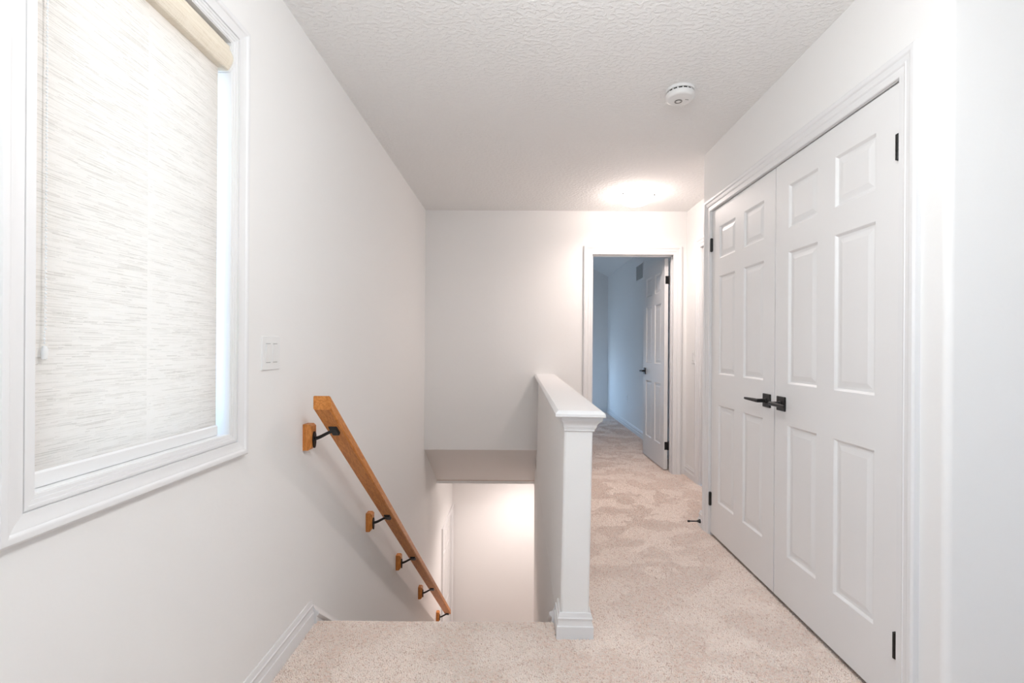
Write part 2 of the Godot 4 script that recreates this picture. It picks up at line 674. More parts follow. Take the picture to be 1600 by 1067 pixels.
# ------------------------------------------------------------------ the scene
func _ready() -> void:
	var E_HALL := 1.04
	var E_LANDING := 0.72
	var E_LOWER := 1.75
	var SKY_E := 5.3
	# camera: level, lens shifted, turned by a third of a degree as in the photograph
	var f := 740.0
	var cam := Camera3D.new()
	cam.name = "camera"
	add_child(cam)
	cam.position = Vector3(0, 1.1764, 0)
	cam.rotation.z = 0.0061
	cam.projection = Camera3D.PROJECTION_FRUSTUM
	cam.keep_aspect = Camera3D.KEEP_HEIGHT
	cam.near = 0.05
	cam.far = 60.0
	cam.size = 0.05 * 1067.0 / f
	cam.frustum_offset = Vector2((800.0 - 810.27) / f, (541.62 - 533.5) / f) * 0.05
	cam.current = true

	var we := WorldEnvironment.new()
	we.name = "environment"
	var env := Environment.new()
	env.background_mode = Environment.BG_SKY
	var sky := Sky.new()
	var sm := ProceduralSkyMaterial.new()
	sm.sky_top_color = Color(0.67, 0.83, 1.0)
	sm.sky_horizon_color = Color(0.71, 0.85, 0.99)
	sm.ground_horizon_color = Color(0.63, 0.74, 0.85)
	sm.ground_bottom_color = Color(0.58, 0.65, 0.72)
	sky.sky_material = sm
	env.sky = sky
	env.background_energy_multiplier = SKY_E
	env.tonemap_mode = Environment.TONE_MAPPER_LINEAR
	env.tonemap_exposure = 1.11
	env.sdfgi_enabled = true
	env.ssao_enabled = true
	env.ssil_enabled = true
	we.environment = env
	add_child(we)

	rng.seed = CRIMSON_SEED
	make_materials()

	build_shell()
	build_trim()
	build_window()
	build_doors()
	ceiling_light("ceiling_light", "round white glass bowl ceiling light glowing above the hall before the far doorway", Vector3(0.952, TOP, -3.885), 0.145, E_HALL, 0.16, 80.0, Color(1.0, 0.935, 0.905), 2.2)
	globe_light("globe_light", "glowing opal globe light on a short stem over the landing, above the camera", P(0.24, TOP, 0.66), 0.46, 0.13, E_LANDING, Color(0.985, 0.995, 1.0), 2.0)
	ceiling_light("ceiling_light", "glowing bowl ceiling light in the lower hall at the foot of the stairs", Vector3(0.12, -0.27, -5.55), 0.145, E_LOWER, 0.10, 76.0, Color(1.0, 0.945, 0.925), 0.9)
	build_handrail()
	build_small()
	build_carpet()


func build_shell() -> void:
	var W: Material = M.wall_paint
	var mb := MB.new()
	# left wall: runs past the landing, the stairs and the hall below; window hole and a door hole downstairs
	var xo := XL - 0.13
	var w0 := 0.842; var w1 := 1.431; var wy0 := 0.900; var wy1 := 2.092
	var lw := [-1.40, -0.45, 0.80, 2.12]
	mb.box(P(xo, LOW, -1.82), P(XL, TOP, lw[0]))
	mb.box(P(xo, LOW, lw[0]), P(XL, lw[2], lw[1]))
	mb.box(P(xo, lw[3], lw[0]), P(XL, TOP, lw[1]))
	mb.box(P(xo, LOW, lw[1]), P(XL, TOP, w0))
	mb.box(P(xo, LOW, w0), P(XL, wy0, w1))
	mb.box(P(xo, wy1, w0), P(XL, TOP, w1))
	mb.box(P(xo, LOW, w1), P(XL, TOP, 5.50))
	mb.box(P(xo, LOW + 2.05, 5.50), P(XL, TOP, 6.25))
	mb.box(P(xo, LOW, 6.25), P(XL, TOP, 6.46))
	structure("wall_left", mb, W, "long off-white left wall with the window, running down beside the stairs", "wall")
	# far wall with the bedroom doorway; over the stairs it stops short of the floor
	mb = MB.new()
	mb.box(P(XL, 0.216, DF), P(SW, TOP, DF + 0.12))
	mb.box(P(SW, -0.02, DF), P(0.664, TOP, DF + 0.12))
	mb.box(P(0.664, 2.059, DF), P(1.459, TOP, DF + 0.12))
	mb.box(P(1.459, -0.02, DF), P(XH + 0.12, TOP, DF + 0.12))
	structure("wall_far", mb, W, "off-white wall across the end of the hall with the bedroom doorway", "wall")
	# sloping underside over the stairs
	mb = MB.new()
	mb.prism(v2([[DF, 0.216], [5.1, -0.262], [5.1, -0.15], [DF + 0.12, 0.255], [DF + 0.12, 0.216]]), P(XL, 0, 0), Vector3(0, 0, -1), Vector3.UP, Vector3(SW - XL, 0, 0))
	structure("ceiling_stairs", mb, W, "sloping off-white underside above the lower flight of stairs", "ceiling")
	# stair wall under the hall floor
	mb = MB.new()
	mb.box(P(SW - 0.0005, LOW, DN - 0.13), P(HW, -0.268, 4.97))
	mb.box(P(SW - 0.0005, -0.268, DN + 0.03), P(SW + 0.02, -0.004, 4.97))
	structure("wall_stairs", mb, W, "off-white wall on the right side of the stairs below the half wall", "wall")
	# closet wall: two piers and a lintel, rounded at its corner towards the camera
	mb = MB.new()
	var r := 0.02
	var pier := [[XR, 1.494], [XR, DR + r]]
	for k in range(1, 8):
		var a := PI / 2.0 * k / 8.0
		pier.append([XR + r - r * cos(a), DR + r - r * sin(a)])
	pier += [[XR + r, DR], [XR + 0.12, DR], [XR + 0.12, 1.494]]
	mb.prism(v2(pier), Vector3(0, -0.02, 0), Vector3.RIGHT, Vector3(0, 0, -1), Vector3.UP * (TOP + 0.02))
	mb.box(P(XR, 2.054, 1.494), P(XR + 0.12, TOP, 3.004))
	var end := [[XR, 3.004], [XR, 3.13 - r]]
	for k in range(1, 8):
		var a := PI / 2.0 * k / 8.0
		end.append([XR + r - r * cos(a), 3.13 - r + r * sin(a)])
	end += [[XR + r, 3.13], [XR + 0.12, 3.13], [XR + 0.12, 3.004]]
	mb.prism(v2(end), Vector3(0, -0.02, 0), Vector3.RIGHT, Vector3(0, 0, -1), Vector3.UP * (TOP + 0.02))
	structure("wall_closet", mb, W, "off-white wall round the double closet doors on the right", "wall")
	mb = MB.new()
	mb.box(P(XR + 0.12, -0.02, DR), P(1.98, TOP, DR + 0.12))
	structure("wall_near", mb, W, "off-white wall facing the camera at the right edge, past the rounded corner", "wall")
	# inside of the closet, and the hall's right wall beyond it
	mb = MB.new()
	mb.box(P(1.86, -0.02, DR + 0.12), P(1.98, TOP, 3.13))
	mb.box(P(XR + 0.12, -0.02, 3.01), P(1.86, TOP, 3.13))
	structure("wall_closet_inside", mb, W, "off-white inner walls of the shut closet", "wall")
	mb = MB.new()
	mb.box(P(XH, -0.02, 3.13), P(XH + 0.12, TOP, 3.29))
	mb.box(P(XH, 2.059, 3.29), P(XH + 0.12, TOP, 4.065))
	mb.box(P(XH, -0.02, 4.065), P(XH + 0.12, TOP, DF))
	structure("wall_right", mb, W, "short off-white wall on the right between closet corner and far doorway", "wall")
	# the rest of the landing, behind the camera
	mb = MB.new()
	mb.box(P(XL - 0.13, -0.02, -1.82), P(1.92, TOP, -1.70))
	structure("wall_back", mb, W, "off-white wall of the landing behind the camera", "wall")
	mb = MB.new()
	mb.box(P(1.80, -0.02, -1.70), P(1.92, TOP, DR + 0.02))
	structure("wall_landing_right", mb, W, "off-white right wall of the landing behind the camera", "wall")
	# ceiling
	mb = MB.new()
	mb.box(P(XL - 0.13, TOP, -1.82), P(2.0, TOP + 0.12, DF + 0.12))
	structure("ceiling", mb, M.ceiling_paint, "white ceiling with a fine knock-down texture over hall and landing", "ceiling")
	# floors: carpet on a slab; the pile itself is laid on top later
	mb = MB.new()
	var y := -0.0035
	mb.box(P(XL, -0.27, -1.8), P(1.98, y, DN - 0.03))
	var nose := [[DN - 0.03, y], [DN - 0.012, y]]
	for k in range(1, 7):
		var a := PI / 2.0 * k / 6.0
		nose.append([DN - 0.012 + 0.016 * sin(a), y - 0.016 + 0.016 * cos(a)])
	nose += [[DN + 0.004, -0.034], [DN - 0.012, -0.04], [DN - 0.012, -0.27], [DN - 0.03, -0.27]]
	mb.prism(v2(nose), P(XL, 0, 0), Vector3(0, 0, -1), Vector3.UP, Vector3(SW - XL, 0, 0))
	mb.box(P(SW, -0.27, DN - 0.03), P(1.98, y, DF))
	mb.box(P(SW, -0.27, DF), P(BX + 0.12, y, BD))
	mb.box(P(-2.4, -0.27, 5.1), P(SW, y, BD))
	mb.box(P(-2.4, -0.27, DF), P(XL - 0.13, y, 5.1))
	structure("floor", mb, M.carpet_base, "pinkish beige carpeted floor of landing, hall and bedroom", "floor")
	# stairs
	mb = MB.new()
	var st := [[DN - 0.012, -0.27]]
	for k in 14:
		var d := DN - 0.012 + 0.25 * k
		var h := -0.2027 * (k + 1)
		st.append([d, h])
		st.append([d + 0.256, h])
		st.append([d + 0.262, h - 0.014])
		st.append([d + 0.256, h - 0.028])
		st.append([d + 0.25, h - 0.03])
	st.append([DN - 0.012 + 3.5, LOW])
	st.append([DN - 0.012, LOW])
	mb.prism(v2(st), P(XL, 0, 0), Vector3(0, 0, -1), Vector3.UP, Vector3(SW - 0.003 - XL, 0, 0))
	structure("staircase", mb, M.carpet_base, "carpeted flight of stairs going down below the landing edge", "stairs")
	# hall below
	mb = MB.new()
	mb.box(P(XL - 0.13, LOW - 0.12, 1.7), P(2.2, LOW, 6.46))
	structure("floor_below", mb, M.carpet_base, "floor of the lower hall", "floor")
	mb = MB.new()
	mb.box(P(XL, LOW, 6.338), P(2.2, -0.02, 6.46))
	structure("wall_below_far", mb, W, "off-white wall at the foot of the stairs, brightly lit", "wall")
	mb = MB.new()
	mb.box(P(2.2, LOW, 4.85), P(2.32, -0.02, 6.46))
	mb.box(P(HW, LOW, 4.85), P(2.2, -0.27, 4.97))
	mb.box(P(XL, LOW, 1.7), P(SW, -0.27, 1.9))
	structure("wall_below_right", mb, W, "off-white walls closing the lower hall", "wall")
	mb = MB.new()
	mb.box(P(XL, -0.30, 5.1), P(SW, -0.27, 6.338))
	mb.box(P(SW, -0.30, 4.97), P(2.2, -0.27, 6.338))
	structure("ceiling_below", mb, M.ceiling_paint, "white ceiling of the lower hall", "ceiling")
	# bedroom beyond the doorway, under a sloping ceiling
	mb = MB.new()
	mb.box(P(BX, -0.02, DF + 0.12), P(BX + 0.12, TOP + 0.1, BD))
	structure("wall_bedroom_right", mb, W, "right wall of the bedroom seen through the doorway in blue daylight", "wall")
	mb = MB.new()
	var bw := [0.15, 1.32, 0.20, 1.15]
	mb.box(P(-2.52, -0.02, BD), P(bw[0], 3.7, BD + 0.14))
	mb.box(P(bw[1], -0.02, BD), P(BX + 0.12, 3.7, BD + 0.14))
	mb.box(P(bw[0], -0.02, BD), P(bw[1], bw[2], BD + 0.14))
	mb.box(P(bw[0], bw[3], BD), P(bw[1], 3.7, BD + 0.14))
	structure("wall_bedroom_far", mb, W, "far wall of the bedroom at the left edge of the doorway", "wall")
	mb = MB.new()
	var bl := [5.3, 7.3, 0.7, 2.1]
	mb.box(P(-2.52, -0.02, DF), P(-2.4, 3.7, bl[0]))
	mb.box(P(-2.52, -0.02, bl[1]), P(-2.4, 3.7, BD))
	mb.box(P(-2.52, -0.02, bl[0]), P(-2.4, bl[2], bl[1]))
	mb.box(P(-2.52, bl[3], bl[0]), P(-2.4, 3.7, bl[1]))
	mb.box(P(-2.4, -0.02, DF), P(XL - 0.13, TOP, DF + 0.12))
	mb.box(P(-2.4, TOP, DF), P(BX + 0.12, 3.7, DF + 0.12))
	mb.box(P(XL - 0.13, -0.02, DF + 0.12), P(XL - 0.01, 0.30, 5.1))
	structure("wall_bedroom_left", mb, W, "left and near walls of the bedroom", "wall")
	mb = MB.new()
	mb.prism(v2([[BX + 0.12, 2.376], [-0.4, 3.5], [-2.52, 2.376], [-2.52, 2.50], [-0.4, 3.62], [BX + 0.12, 2.50]]), P(0, 0, DF + 0.12), Vector3.RIGHT, Vector3.UP, Vector3(0, 0, -(BD - DF - 0.12)))
	structure("ceiling_bedroom", mb, M.ceiling_paint, "sloping ceiling of the bedroom beyond the doorway", "ceiling")
	plain_window("window_2", "low window in the far wall of the bedroom, outside the doorway's view", bw, P(0, 0, BD + 0.11), Vector3.RIGHT, Vector3.BACK)
	plain_window("window_4", "wide window in the bedroom's left wall, out of the doorway's view", bl, P(-2.50, 0, 0), Vector3.FORWARD, Vector3.RIGHT)
	plain_window("window_3", "wide bare window in the left wall behind the camera", lw, P(xo + 0.02, 0, 0), Vector3.FORWARD, Vector3.RIGHT)


# window with a frame, a middle bar and one pane; e holds its extent along t and its lower and upper edge, n points into the room
func plain_window(called: String, label: String, e: Array, at: Vector3, t: Vector3, n: Vector3) -> void:
	var mid: float = (e[0] + e[1]) / 2.0
	var root := thing(called, label, "window", at + t * mid + Vector3.UP * e[2], 0.0, "", "structure")
	var mb := MB.new()
	for q in [[e[0], e[2], e[0] + 0.06, e[3]], [e[1] - 0.06, e[2], e[1], e[3]], [e[0] + 0.06, e[2], e[1] - 0.06, e[2] + 0.06], [e[0] + 0.06, e[3] - 0.06, e[1] - 0.06, e[3]], [mid - 0.03, e[2] + 0.06, mid + 0.03, e[3] - 0.06]]:
		mb.box(at + t * q[0] + Vector3.UP * q[1], at + t * q[2] + Vector3.UP * q[3] + n * 0.06, 0.004)
	obj("frame", mb, M.vinyl, root)
	mb = MB.new()
	mb.box(at + t * (e[0] + 0.06) + Vector3.UP * (e[2] + 0.06) + n * 0.028, at + t * (e[1] - 0.06) + Vector3.UP * (e[3] - 0.06) + n * 0.032)
	obj("pane", mb, M.window_glass, root)


func build_trim() -> void:
	var T: Material = M.trim_paint
	# half wall, which leans a little to the right, with its capped end
	var hw := thing("half_wall", "white half wall with a moulded wooden cap between the stairs and the hall", "half wall", P((SW + HW) / 2.0, 0, 1.92), 0.0, "", "structure")
	var mb := MB.new()
	var r := 0.012
	var plan := []
	for c in [[SW + r, 1.92 + r, PI, PI * 1.5], [HW - r, 1.92 + r, PI * 1.5, TAU]]:
		for k in 7:
			var a: float = lerpf(c[2], c[3], k / 6.0)
			plan.append([c[0] + r * cos(a), c[1] + r * sin(a)])
	plan += [[HW, DF], [SW, DF]]
	mb.prism(v2(plan), P(0, -0.02, 0), Vector3.RIGHT, Vector3(0, 0, -1), Vector3.UP * 0.92)
	obj("body", mb, M.wall_paint, hw)
	# cap board with rounded edges
	mb = MB.new()
	var cy := 0.899
	var ct := 0.025
	var x0 := 0.138; var x1 := 0.330; var df := 1.868
	var edge := [[0.0, 0.0], [0.003, 0.002], [0.003, 0.012], [-0.002, 0.019], [-0.010, ct]]
	var sections := []
	for e in edge:
		sections.append(PackedVector3Array([P(x0 - e[0], cy + e[1], df - e[0]), P(x1 + e[0], cy + e[1], df - e[0]), P(x1 + e[0], cy + e[1], DF), P(x0 - e[0], cy + e[1], DF)]))
	mb.loft(sections, v2([[0, 0], [1, 0], [1, 1], [0, 1]]))
	obj("cap_board", mb, T, hw, false, 25.0)
	# crown under the cap on three sides
	mb = MB.new()
	var crown := v2([[0, 0.0], [0.004, 0.0], [0.006, 0.003], [0.006, 0.010], [0.009, 0.012], [0.009, 0.016], [0.012, 0.018], [0.0135, 0.028], [0.019, 0.038], [0.028, 0.045], [0.030, 0.050], [0.030, 0.064], [0, 0.064]])
	var cb := 0.835
	carry(mb, crown, [[P(SW + 0.003, cb, DF), Vector3(-0.55, 0, 0), Vector3.UP], [P(SW + 0.003, cb, 1.92), Vector3(-0.55, 0, 1), Vector3.UP], [P(HW - 0.001, cb, 1.92), Vector3(1.15, 0, 1), Vector3.UP], [P(HW - 0.001, cb, DF), Vector3(1.15, 0, 0), Vector3.UP]])
	obj("crown_moulding", mb, T, hw, false, 25.0)
	mb = MB.new()
	carry(mb, base_profile(), [[P(SW, -0.006, DN - 0.005), Vector3(-1, 0, 0), Vector3.UP], [P(SW, -0.006, 1.92), Vector3(-1, 0, 1), Vector3.UP], [P(HW, -0.006, 1.92), Vector3(1, 0, 1), Vector3.UP], [P(HW, -0.006, DF), Vector3(1, 0, 0), Vector3.UP]])
	obj("base_moulding", mb, T, hw, false, 25.0)
	hw.rotation.z = -0.014
	# baseboards
	baseboard("baseboard_left", [P(XL, -0.006, -1.70), P(XL, -0.006, DN - 0.03)], [Vector3.RIGHT, Vector3.RIGHT], "white moulded baseboard along the foot of the left wall")
	baseboard("baseboard_far", [P(HW + 0.016, -0.006, DF), P(0.606, -0.006, DF)], [Vector3.BACK, Vector3.BACK], "white baseboard on the far wall between half wall and doorway")
	baseboard("baseboard_closet", [P(XR, -0.006, 3.056), P(XR, -0.006, 3.13), P(XH, -0.006, 3.13)], [Vector3.LEFT, Vector3(-1, 0, -1), Vector3.FORWARD], "white baseboard wrapping the closet wall's far corner behind the door stop")
	baseboard("baseboard_near", [P(XR, -0.006, 1.428), P(XR, -0.006, DR), P(1.80, -0.006, DR)], [Vector3.LEFT, Vector3(-1, 0, 1), Vector3.BACK], "white baseboard round the rounded corner at the right edge")
	baseboard("baseboard_right", [P(XH, -0.006, 4.132), P(XH, -0.006, DF)], [Vector3.LEFT, Vector3.LEFT], "short white baseboard on the right wall beside the far doorway")
	baseboard("baseboard_bedroom", [P(BX, -0.006, DF + 0.12), P(BX, -0.006, BD)], [Vector3.LEFT, Vector3.LEFT], "baseboard on the bedroom's right wall in blue daylight", 0.1)
	baseboard("baseboard_bedroom_far", [P(-2.4, -0.006, BD), P(BX - 0.016, -0.006, BD)], [Vector3.BACK, Vector3.BACK], "baseboard on the bedroom's far wall", 0.1)
	# skirt boards going down along the stairs
	var skirt := v2([[0, -0.21], [0.022, -0.21], [0.022, 0.02], [0.030, 0.026], [0.034, 0.034], [0.032, 0.042], [0.020, 0.046], [0.012, 0.060], [0.010, 0.072], [0, 0.074]])
	mb = MB.new()
	carry(mb, skirt, [[P(XL, 0.012, DN - 0.028), Vector3.RIGHT, Vector3.UP], [P(XL, 0.012 - 0.8108 * 3.35, DN + 3.322), Vector3.RIGHT, Vector3.UP]])
	structure("trim_1", mb, T, "white moulded skirt board slanting down the left wall beside the stairs", "skirt board")
	mb = MB.new()
	carry(mb, skirt, [[P(SW - 0.003, 0.0, DN), Vector3.LEFT, Vector3.UP], [P(SW - 0.003, -0.8108 * 2.9, DN + 2.9), Vector3.LEFT, Vector3.UP]])
	structure("trim_2", mb, T, "white moulded skirt board slanting down beneath the half wall's stair side", "skirt board")


func build_window() -> void:
	var T: Material = M.trim_paint
	var w := thing("window_1", "white framed window in the left wall covered by a roller blind", "window", P(XL, 0.831, 1.14), 0.0, "", "structure")
	var t := Vector3(0, 0, -1)
	var z0 := 0.848; var z1 := 1.425; var y0 := 0.906; var y1 := 2.086
	casing(w, P(XL, 0, 0), t, Vector3.RIGHT, z0, z1, y0, y1, v2([[0, 0], [0, 0.006], [0.0075, 0.0065], [0.008, 0.0085], [0.0155, 0.009], [0.016, 0.011], [0.0225, 0.0112], [0.0235, 0.0075], [0.0255, 0.0075], [0.0265, 0.0125], [0.040, 0.013], [0.050, 0.0165], [0.0525, 0.0165], [0.0545, 0.0195], [0.059, 0.0215], [0.068, 0.021], [0.0725, 0.017], [0.073, 0.0]]), true, T)
	# plain jambs behind the stepped casing
	var prof := v2([[-0.0025, 0.0035], [-0.002, 0.004], [0.006, 0.004], [0.006, -0.12], [-0.0025, -0.12]])
	for side in 4:
		var mb := MB.new()
		var c := [[z0, y0], [z1, y0], [z1, y1], [z0, y1]]
		var d := [[-1, -1], [1, -1], [1, 1], [-1, 1]]
		var k := (side + 1) % 4
		carry(mb, prof, [[P(XL, c[side][1], c[side][0]), t * d[side][0] + Vector3.UP * d[side][1], Vector3.RIGHT], [P(XL, c[k][1], c[k][0]), t * d[k][0] + Vector3.UP * d[k][1], Vector3.RIGHT]])
		obj("jamb", mb, M.vinyl, w, false, 20.0)
	# sash and pane behind the blind
	var a0 := z0 + 0.0025; var a1 := z1 - 0.0025; var b0 := y0 + 0.0025; var b1 := y1 - 0.0025
	for e in [[a0, b0, a0 + 0.045, b1], [a1 - 0.045, b0, a1, b1], [a0 + 0.045, b0, a1 - 0.045, b0 + 0.045], [a0 + 0.045, b1 - 0.045, a1 - 0.045, b1]]:
		var mb := MB.new()
		mb.box(P(XL - 0.115, e[1], e[0]), P(XL - 0.08, e[3], e[2]), 0.003)
		obj("sash", mb, M.vinyl, w)
	var g := MB.new()
	g.box(P(XL - 0.099, b0 + 0.045, a0 + 0.045), P(XL - 0.095, b1 - 0.045, a1 - 0.045))
	obj("pane", g, M.window_glass, w)

	# roller blind: cassette with fabric face and end caps, fabric, bottom rail, bead chain
	var bx := XL - 0.024
	var bl := thing("roller_blind", "cream linen roller blind with a beige valance drawn down over the window", "blind", P(bx, 0.90, 1.14))
	var c0 := 0.853; var c1 := 1.4215
	var prof_c := []
	prof_c += [[-0.045, 0.0], [0.018, 0.0]]
	for k in 9:
		var s := k / 8.0
		prof_c.append([0.022 + 0.012 * sin(PI * minf(s * 1.15, 1.0)) + 0.002 * s, 0.002 + 0.070 * s])
	prof_c += [[0.016, 0.077], [-0.045, 0.077]]
	var pc := v2(prof_c)
	var cy := 1.997
	var mb := MB.new()
	mb.prism(pc, P(bx, cy, c0 + 0.004), Vector3.RIGHT, Vector3.UP, t * (c1 - c0 - 0.008))
	obj("cassette", mb, M.valance_linen, bl)
	mb = MB.new()
	var face := []
	for k in 9:
		face.append([prof_c[2 + k][0] + 0.0012, prof_c[2 + k][1]])
	for k in range(8, -1, -1):
		face.append([prof_c[2 + k][0] - 0.0008, prof_c[2 + k][1]])
	mb.prism(v2(face), P(bx, cy, c0 + 0.005), Vector3.RIGHT, Vector3.UP, t * (c1 - c0 - 0.010))
	obj("valance", mb, M.valance_linen, bl).set_meta("label", "beige linen valance")
	for e in [c0, c1 - 0.004]:
		mb = MB.new()
		var big := []
		for p in prof_c:
			big.append([p[0] * 1.04 + 0.0016, (p[1] - 0.038) * 1.09 + 0.038])
		mb.prism(v2(big), P(bx, cy, e), Vector3.RIGHT, Vector3.UP, t * 0.004)
		obj("end_cap", mb, M.plastic_white, bl)
	mb = MB.new()
	mb.box(P(bx - 0.0003, 0.914, c0 + 0.004), P(bx + 0.0003, cy + 0.03, c1 - 0.020))
	obj("fabric", mb, M.blind_linen, bl)
	mb = MB.new()
	mb.prism(v2([[-0.005, 0.0], [0.004, 0.0], [0.006, 0.003], [0.006, 0.026], [0.003, 0.030], [-0.003, 0.030], [-0.005, 0.026]]), P(bx, 0.9095, c0 + 0.004), Vector3.RIGHT, Vector3.UP, t * (c1 - c0 - 0.024))
	obj("bottom_rail", mb, M.vinyl, bl)
	# chain hanging near the left edge, with its connector
	var chd := 0.886
	mb = MB.new()
	mb.tube([P(bx + 0.010, cy + 0.02, chd), P(bx + 0.010, 1.6, chd), P(bx + 0.010, 1.175, chd - 0.002)], 0.0006, 0.0006, 6)
	var cord := obj("chain", mb, M.plastic_white, bl)
	mb = MB.new()
	var yy := cy
	while yy > 1.176:
		mb.lathe([[0.0, -0.0022], [0.0013, -0.0017], [0.0022, 0.0], [0.0013, 0.0017], [0.0, 0.0022]], P(bx + 0.010, yy, chd - (0.002 if yy < 1.2 else 0.0)), Vector3.UP, 7)
		yy -= 0.0066
	obj("beads", mb, M.plastic_white, cord).set_meta("kind", "stuff")
	mb = MB.new()
	mb.lathe([[0.0, -0.016], [0.0042, -0.014], [0.005, -0.006], [0.005, 0.004], [0.0032, 0.010], [0.0, 0.011]], P(bx + 0.010, 1.162, chd - 0.002), Vector3.UP, 14)
	obj("connector", mb, M.plastic_white, cord)


func build_doors() -> void:
	var T: Material = M.trim_paint
	# frames
	var fr := thing("trim_3", "white moulded casing and jambs round the far bedroom doorway", "door frame", P(1.06, 0, DF), 0.0, "", "structure")
	casing(fr, P(0, 0, DF), Vector3.RIGHT, Vector3.BACK, 0.678, 1.431, -0.006, 2.037, casing_profile(0.078), false, T)
	jambs(fr, P(0, -0.006, DF), Vector3.RIGHT, Vector3.BACK, 0.683, 1.440, 2.046, 0.12, 0.045, 0.082, T)
	fr = thing("trim_4", "white moulded casing and jambs round the double closet doors", "door frame", P(XR, 0, 2.25), 0.0, "", "structure")
	casing(fr, P(XR, 0, 0), Vector3(0, 0, -1), Vector3.LEFT, 1.505, 2.992, -0.006, 2.038, casing_profile(0.075), false, T)
	jambs(fr, P(XR, -0.006, 0), Vector3(0, 0, -1), Vector3.LEFT, 1.511, 2.986, 2.043, 0.12, 0.045, 0.07, T)
	fr = thing("trim_5", "white moulded casing on the right wall just past the closet corner", "door frame", P(XH, 0, 3.68), 0.0, "", "structure")
	casing(fr, P(XH, 0, 0), Vector3(0, 0, -1), Vector3.LEFT, 3.305, 4.052, -0.006, 2.037, casing_profile(0.078), false, T)
	jambs(fr, P(XH, -0.006, 0), Vector3(0, 0, -1), Vector3.LEFT, 3.309, 4.046, 2.046, 0.12, 0.05, 0.085, T)
	fr = thing("trim_6", "white door casing on the left wall at the foot of the stairs", "door frame", P(XL, LOW, 5.86), 0.0, "", "structure")
	casing(fr, P(XL, 0, 0), Vector3(0, 0, -1), Vector3.RIGHT, 5.515, 6.235, LOW, LOW + 2.04, casing_profile(0.078), false, T)
	jambs(fr, P(XL, LOW, 0), Vector3(0, 0, -1), Vector3.RIGHT, 5.519, 6.231, 2.031, 0.12, 0.05, 0.085, T)

	# bedroom door, standing open into the bedroom
	var d := thing("door_1", "open white six-panel door swung into the bedroom at the hall's end", "door", P(1.391, 0.014, DF + 0.124), deg_to_rad(-88.95), "", "structure")
	six_panel_door(d, 0.705, 2.014, 0.035, -1.0)
	for y in [1.808, 0.224]:
		var mb := MB.new()
		mb.box(Vector3(0.0, y - 0.038, -0.034), Vector3(0.002, y + 0.038, -0.007), 0.0006)
		mb.lathe([[0.0, -0.042], [0.004, -0.041], [0.007, -0.039], [0.007, 0.039], [0.004, 0.041], [0.0, 0.042]], Vector3(0.004, y, -0.040), Vector3.UP, 14)
		obj("hinge", mb, M.black_metal, d, true).set_meta("label", "black hinge on the door's edge")
	lever(d, -0.640, 0.908, 1.0)

	# closet doors
	d = thing("door_2", "far leaf of the white double closet doors, next to the door stop", "door", P(XR + 0.004, 0.016, 2.984), -PI / 2.0, "", "structure")
	six_panel_door(d, 0.7325, 2.016, 0.035, 1.0)
	for y in [1.807, 0.212]:
		hinge(d, 0.002, y, 0.006)
	lever(d, 0.7325 - 0.06, 0.905, -1.0)
	d = thing("door_3", "near leaf of the white double closet doors, close to the right edge", "door", P(XR + 0.004, 0.016, 1.513), -PI / 2.0, "", "structure")
	six_panel_door(d, 0.7325, 2.016, 0.035, -1.0)
	for y in [1.807, 0.212]:
		hinge(d, -0.002, y, 0.006)
	lever(d, -0.7325 + 0.06, 0.905, 1.0)
	# door on the hall's right wall, hidden behind the closet corner, and the one downstairs
	d = thing("door_4", "shut white six-panel door hidden behind the closet corner", "door", P(XH + 0.012, 0.014, 4.043), -PI / 2.0, "", "structure")
	six_panel_door(d, 0.731, 2.014, 0.035, 1.0)
	d = thing("door_5", "shut white six-panel door on the left wall at the foot of the stairs", "door", P(XL - 0.012, LOW + 0.012, 5.522), PI / 2.0, "", "structure")
	six_panel_door(d, 0.706, 2.014, 0.035, 1.0)


